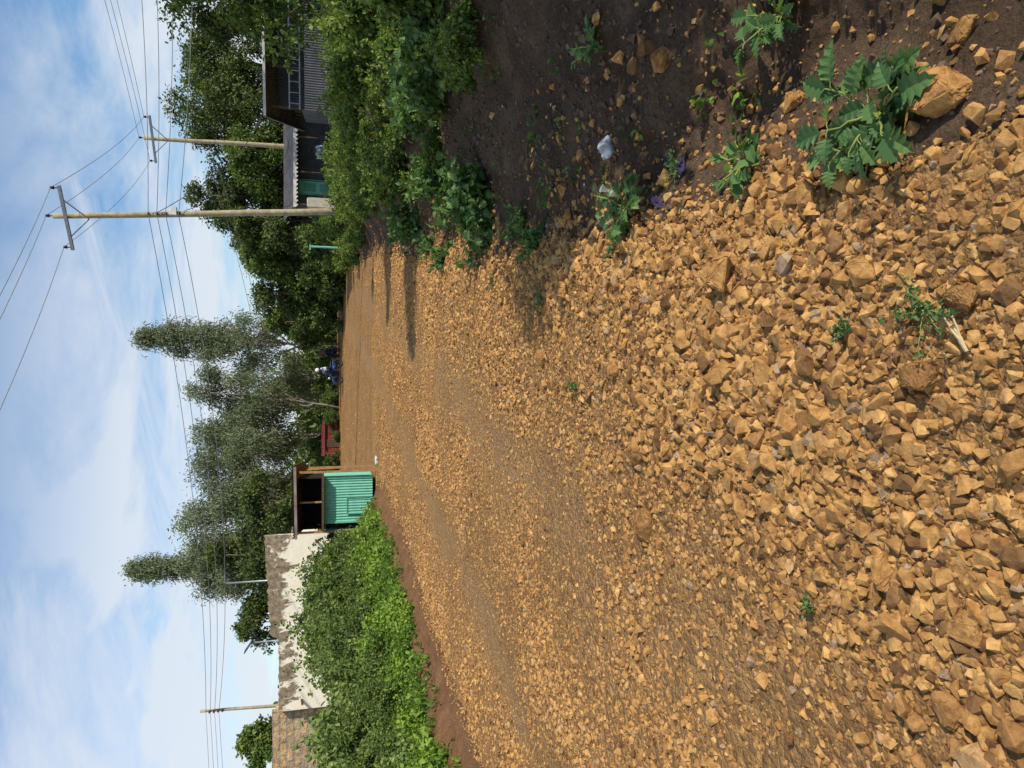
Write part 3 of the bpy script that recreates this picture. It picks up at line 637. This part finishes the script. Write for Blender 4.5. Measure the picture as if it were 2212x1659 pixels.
a=Acc();box(a,(W/2,-.52,2.80),(W+.7,.03,.09),M_white);box(a,(-.36,2.95,2.22),(.04,7.0,.10),M_roof,rotm('X',-.165));a.obj('fascia',e)
e=empty('iron_shop',(9.2,38,Hs(11,38)-.05),-.06,label='dark corrugated iron shop with awning and green door',category='shop')
a=Acc();sheet(a,(1.3,0,0),(1,0,0),(0,0,1),3.2,2.2,M_irond,.09,.014);sheet(a,(0,0,0),(0,1,0),(0,0,1),3.5,2.1,M_irond);sheet(a,(0,3.5,0),(1,0,0),(0,0,1),4.5,2.1,M_irond);sheet(a,(4.5,0,0),(0,1,0),(0,0,1),3.5,2.1,M_irond);sheet(a,(0,0,0),(1,0,0),(0,0,1),.55,2.2,M_irond);a.obj('wall',e)
d=empty('door',(.55,-.05,.05));d.parent=e
a=Acc();box(a,(.35,0,.95),(.62,.04,1.85),M_green);box(a,(.35,-.025,1.35),(.42,.02,.6),M_greend);box(a,(.35,-.025,.55),(.42,.02,.6),M_greend);a.obj('panel',d)
a=Acc();[box(a,(x,0,1.),(.06,.08,2.0),M_greend) for x in(0,.72)];box(a,(.36,0,1.98),(.66,.08,.06),M_greend);a.obj('frame',d)
a=Acc();tube(a,[(.58,-.06,.95),(.58,-.06,1.1)],.018,M_galv,6);a.obj('handle',d)
a=Acc();sheet(a,(-.35,-1.3,2.12),(1,0,0),(0,5,.75),5.2,5.0,M_roof,.12,.02,4);a.obj('roof',e)
a=Acc();box(a,(2.25,-1.32,2.08),(5.2,.03,.14),M_white)
for i in range(26): box(a,(-.25+i*.2,-1.335,1.99),(.12,.02,.08),M_white,rotm('Y',.78))
a.obj('fascia',e)
for x in(-.2,1.4,3.1,4.7): part(e,'awning_post',lambda a:tube(a,[(x,-1.2,-.2),(x,-1.2,2.1)],.045,M_wooddk,8))
e=empty('red_shed',(-5.3,55.5,Hs(-4.5,55.5)),0.1,label='low red corrugated iron shed under the gum trees',category='shed')
a=Acc();sheet(a,(0,0,0),(1,0,0),(0,0,1),2.4,1.05,M_red,.15,.02);sheet(a,(0,0,0),(0,1,0),(0,0,1),2,1.05,M_red);sheet(a,(2.4,0,0),(0,1,0),(0,0,1),2,1.05,M_red);sheet(a,(0,2,0),(1,0,0),(0,0,1),2.4,1.05,M_red);a.obj('wall',e)
a=Acc();sheet(a,(-.15,-.2,1.09),(1,0,0),(0,1,.12),2.7,2.4,M_red,.15,.02);a.obj('roof',e);a=Acc();box(a,(.8,-.04,.5),(.6,.04,.95),M_wooddk);box(a,(1.8,-.04,.6),(.5,.04,.4),M_wooddk);a.obj('door',e)

# ------------------------------------------------------------------ people
def person(joints,edges,rad,loc,rotz,label,mats,zw,helmet=False):
    me=bpy.data.meshes.new('person');me.from_pydata([Vector(j) for j in joints],edges,[]);o=bpy.data.objects.new('tmp',me);COL.objects.link(o)
    sk=o.modifiers.new('s','SKIN');sk.use_smooth_shade=True
    for i,q in enumerate(rad): me.skin_vertices[0].data[i].radius=(q,q*.95)
    me.skin_vertices[0].data[0].use_root=True
    sb=o.modifiers.new('b','SUBSURF');sb.levels=2
    dg=C.evaluated_depsgraph_get();m2=bpy.data.meshes.new_from_object(o.evaluated_get(dg));bpy.data.objects.remove(o)
    m2.materials.clear()
    for m in mats: m2.materials.append(m)
    J=np.array(joints)
    for p in m2.polygons:
        c=np.array(p.center[:]);p.material_index=int(zw[int(np.argmin(np.linalg.norm(J-c,axis=1)))]);p.use_smooth=True
    b=bpy.data.objects.new('person',m2);COL.objects.link(b);b.location=loc;b.rotation_euler[2]=rotz;b['label']=label;b['category']='person'
    hd=J[4];a=Acc()
    if helmet: ell(a,hd+np.array([-.01,0,.04]),(.145,.125,.135),M_shirt);a.obj('helmet',b,True)
    else: ell(a,hd+np.array([-.012,0,.035]),(.098,.085,.105),M_hair);a.obj('hair',b,True)
    a=Acc();ell(a,hd+np.array([.1,0,-.01]),(.022,.014,.02),mats[0],8,6)
    a.obj('nose',b,True)
    for s in(-1,1): a=Acc();ell(a,hd+np.array([.0,s*.085,-.005]),(.02,.012,.03),mats[0],8,6);a.obj('ear',b,True)
    return b
def seated(arm):
    J=[(0,0,.0),(.04,0,.2),(.09,0,.42),(.12,0,.56),(.15,0,.70)]
    E=[(0,1),(1,2),(2,3),(3,4)];R=[.16,.15,.165,.055,.10];Cc=[2,1,1,0,0]
    for s in(-1,1):
        b=len(J);J+=[(.10,s*.18,.48),(.22,s*.25,.27),arm(s),tuple(np.array(arm(s))+[.08,0,-.01])];E+=[(2,b),(b,b+1),(b+1,b+2),(b+2,b+3)];R+=[.07,.055,.035,.03];Cc+=[1,1,0,0]
        b=len(J);J+=[(.05,s*.1,-.02),(.40,s*.19,-.05),(.28,s*.17,-.42),(.42,s*.17,-.47)];E+=[(0,b),(b,b+1),(b+1,b+2),(b+2,b+3)];R+=[.10,.075,.05,.045];Cc+=[2,2,2,2]
    return J,E,R,Cc
def motorcycle(x,y,rz,shirt,lab,plab,helmet):
    z=Hs(x,y)+.01;e=empty('motorcycle',(x,y,z),rz,label=lab,category='motorcycle')
    for wx in(-.62,.66):
        w=empty('wheel',(wx,0,.31));w.parent=e
        a=Acc();torus(a,(0,0,0),.265,.055,M_black);a.obj('tyre',w,True)
        a=Acc();torus(a,(0,0,0),.215,.014,M_enamel);tube(a,[(0,-.05,0),(0,.05,0)],.075,M_enamel,10)
        for k in range(12):
            A=k*math.pi/6;tube(a,[(0,0,0),(.215*math.cos(A),0,.215*math.sin(A))],.006,M_enamel,4,cap=False)
        a.obj('rim',w)
    a=Acc();tube(a,[(.45,0,.85),(.1,0,.45),(-.25,0,.38),(-.62,0,.31)],.035,M_black);tube(a,[(.42,0,.8),(-.1,0,.72),(-.7,0,.75)],.035,M_black)
    for s in(-.09,.09): tube(a,[(-.5,s,.72),(-.62,s,.31)],.03,M_enamel)
    box(a,(-.3,0,.58),(.42,.2,.26),M_blue)
    a.obj('frame',e,True)
    a=Acc();[tube(a,[(.42,s,.9),(.66,s,.31)],.03,M_enamel) for s in(-.09,.09)];a.obj('fork',e,True)
    a=Acc();ell(a,(.18,0,.80),(.30,.15,.16),M_blue);a.obj('fuel_tank',e,True)
    a=Acc();ell(a,(-.36,0,.80),(.48,.15,.08),M_black);a.obj('seat',e,True)
    a=Acc();box(a,(.08,0,.40),(.38,.26,.30),M_enamel,rotm('Y',.2));tube(a,[(.14,0,.5),(.24,0,.70)],.11,M_enamel,10);a.obj('engine',e)
    a=Acc();tube(a,[(.2,-.12,.4),(.05,-.14,.25),(-.3,-.15,.28),(-.8,-.15,.38)],[.02,.025,.05,.055],M_chrome);a.obj('exhaust',e,True)
    a=Acc();tube(a,[(.3,-.36,1.03),(.4,-.2,1.02),(.43,0,.96),(.4,.2,1.02),(.3,.36,1.03)],.015,M_enamel);a.obj('handlebar',e,True)
    a=Acc();ell(a,(.55,0,.88),(.09,.10,.10),M_chrome);a.obj('headlight',e,True)
    for wx,rr in((.66,.36),(-.62,.36)):
        a=Acc();tube(a,[(wx+rr*math.cos(t),0,.31+rr*math.sin(t)) for t in np.linspace(.4,2.7,9)],.05,M_blue,6);a.obj('mudguard',e,True)
    a=Acc();box(a,(-.86,0,.72),(.05,.12,.07),M_red);a.obj('tail_light',e)
    J,E,R,Cc=seated(lambda s:(.45,s*.30,.17))
    f=np.array([math.cos(rz),math.sin(rz),0])
    person(J,E,R,(x-.22*f[0],y-.22*f[1],z+.93),rz,plab,[M_skin,shirt,M_trou],Cc,helmet)
motorcycle(.85,49,math.pi+.45,M_shirt0,'dark blue motorcycle on the gravel road','person in white and navy top and helmet riding a motorcycle',True)
motorcycle(2.3,54,math.pi*.6,M_shirt2,'dark motorcycle on the far road','person in brown jacket riding a motorcycle',False)
px,py=11.4,36.0;pz=Hs(px,py)
e=empty('bench',(px,py,pz),-.1,label='low wooden bench outside the iron shop',category='bench')
a=Acc();box(a,(0,0,.45),(1.2,.3,.05),M_wooddk);a.obj('seat',e)
for s in(-.5,.5):
    a=Acc();box(a,(s,0,.2),(.06,.26,.45),M_wooddk);a.obj('leg',e)
J,E,R,Cc=seated(lambda s:(.34,s*.17,.06));person(J,E,R,(px,py,pz+.58),-math.pi/2-.3,'person in pale blue shirt sitting on a bench',[M_skin,M_shirt3,M_trou],Cc)

# ------------------------------------------------------------------ litter
def crumple(name,x,y,s,m,seed,label,cat,sub=3,fl=.5,rough=.35,rot=0):
    bm=bmesh.new();bmesh.ops.create_icosphere(bm,subdivisions=sub,radius=1);r=np.random.default_rng(seed)
    off=r.uniform(0,50,2)
    for v in bm.verts:
        c=v.co;n=float(fbm(np.array([c.x*1.3+off[0]+c.z]),np.array([c.y*1.3+off[1]-c.z*.7]),1.6,3)[0]);v.co=c*(1+rough*2*n)
    V=np.array([v.co[:] for v in bm.verts])*np.array(s);F=np.array([[v.index for v in f.verts] for f in bm.faces]);bm.free()
    a=Acc();a.add(V,F,m);o=a.obj(name,loc=(x,y,Hs(x,y)+s[2]*.8),label=label,category=cat);o.rotation_euler[2]=rot
crumple('plastic_bag',1.33,3.72,(.055,.04,.045),M_plast,1,'crumpled clear plastic bag lying on soil','plastic bag')
crumple('rag',1.02,3.02,(.045,.025,.015),M_cloth,2,'dark purple rag on the soil','rag',rough=.5)
crumple('rag',.90,3.2,(.06,.022,.015),M_cloth,3,'dark blue cloth scrap on the soil','rag',rough=.5,rot=1)
crumple('rag',1.1,3.15,(.02,.04,.01),M_cloth,4,'dark cloth scrap on the soil','rag',rough=.6)
for i,(x,y,s) in enumerate([(1.33,2.9,.018),(1.22,4.1,.016),(1.9,4.6,.014),(2.9,6.6,.02),(2.3,5.7,.014),(1.9,9.3,.03),(2.2,11,.035),(2.5,13.5,.05),(.0,2.75,.013),(.8,9.5,.025),(-2.35,22.2,.14)]):
    crumple('litter_scrap',x,y,(s,s*.6,s*.35),M_paper,20+i,'crumpled white scrap of litter on ground','litter',2,rough=.6,rot=i)
a=Acc();r=np.random.default_rng(4)
for i in range(5): tube(a,bend((i*.004,i*.003,.0),(.10+.02*r.normal(),.03+.006*i,.015+.003*i),5,r,.002),np.linspace(.005,.002,5),M_woodpale,5)
a.obj('wood_splinter',loc=(.08,1.40,Hs(.08,1.40)+.03),label='pale splintered piece of wood on the stones',category='wood splinter')
for i,(x,y,l,an) in enumerate([(1.5,4.7,.5,.9),(1.35,5.6,.35,2.2),(1.9,3.9,.3,.3)]):
    a=Acc();P=bend((0,0,0),(l*math.cos(an),l*math.sin(an),.03),7,r,.012);tube(a,P,np.linspace(.009,.003,7),M_bark,6);tube(a,[P[3],P[3]+[.04,.05,.03],P[3]+[.07,.11,.03]],[.004,.003,.002],M_bark,5)
    a.obj('twig',loc=(x,y,Hs(x,y)+.015),smooth=True,label='dry brown twig lying on shaded soil',category='twig')

# ------------------------------------------------------------------ world, sun, camera
E=math.radians(34);az=math.radians(122);sd=Vector((math.sin(az)*math.cos(E),math.cos(az)*math.cos(E),math.sin(E)))
w=bpy.data.worlds.new('World');S.world=w;w.use_nodes=True;nt=w.node_tree;bg=nt.nodes['Background']
sky=nt.nodes.new('ShaderNodeTexSky');sky.sky_type='NISHITA';sky.sun_disc=False;sky.sun_elevation=E;sky.sun_rotation=az;sky.air_density=1.1;sky.dust_density=.4;sky.ozone_density=2.
g=tc(nt,'Generated');sp=nt.nodes.new('ShaderNodeSeparateXYZ');nt.links.new(g,sp.inputs[0])
zc=math_(nt,'ADD',math_(nt,'MAXIMUM',sp.outputs[2],0.),.13)
cb=nt.nodes.new('ShaderNodeCombineXYZ');nt.links.new(math_(nt,'DIVIDE',sp.outputs[0],zc),cb.inputs[0]);nt.links.new(math_(nt,'DIVIDE',sp.outputs[1],zc),cb.inputs[1])
m0=nt.nodes.new('ShaderNodeMapping');m0.inputs['Rotation'].default_value=(0,0,.62);nt.links.new(cb.outputs[0],m0.inputs[0])
mp=nt.nodes.new('ShaderNodeMapping');mp.inputs['Scale'].default_value=(.5,1.4,1);mp.inputs['Location'].default_value=(1.2,.4,0);nt.links.new(m0.outputs[0],mp.inputs[0])
n1=math_(nt,'ADD',noise(nt,.8,10,.66,mp.outputs[0],.5),math_(nt,'MULTIPLY',sp.outputs[0],-.22))
c1=ramp(nt,n1,[(.45,0.),(.56,.5),(.68,.95)])
c2=ramp(nt,noise(nt,.8,8,.6,cb.outputs[0],.4),[(.38,0.),(.54,1.)])
hz=ramp(nt,sp.outputs[2],[(.02,.9),(.24,.85),(.42,.0)])
cl=math_(nt,'MAXIMUM',c1,math_(nt,'MULTIPLY',c2,hz))
cl=math_(nt,'MINIMUM',math_(nt,'MAXIMUM',cl,ramp(nt,sp.outputs[2],[(.0,.5),(.25,0.)])),.92)
skyc=mixc(nt,1.,sky.outputs[0],(.95,1.15,1.3),'MULTIPLY')
nt.links.new(mixc(nt,cl,skyc,(6.5,6.9,7.5)),bg.inputs[0]);bg.inputs[1].default_value=.12
ld=bpy.data.lights.new('sun','SUN');ld.energy=5.;ld.angle=math.radians(.5);ld.color=(1,.92,.79)
lo=bpy.data.objects.new('sun',ld);COL.objects.link(lo);lo.rotation_euler=sd.to_track_quat('Z','Y').to_euler();lo.location=(20,-10,30)
th=math.radians(14.8);cth,sth=math.cos(th),math.sin(th)
cd=bpy.data.cameras.new('camera');cd.sensor_width=36;cd.lens=24.95;cd.clip_end=2000;cd.clip_start=.05
co=bpy.data.objects.new('camera',cd);COL.objects.link(co);S.camera=co
# phone held upright while the picture is stored on its side: image right = world down
Mx=Matrix(((0,1,0,0),(-sth,0,-cth,0),(-cth,0,sth,1.6),(0,0,0,1)));co.matrix_world=Mx
S.view_settings.view_transform='Standard';S.view_settings.look='None';S.view_settings.exposure=0
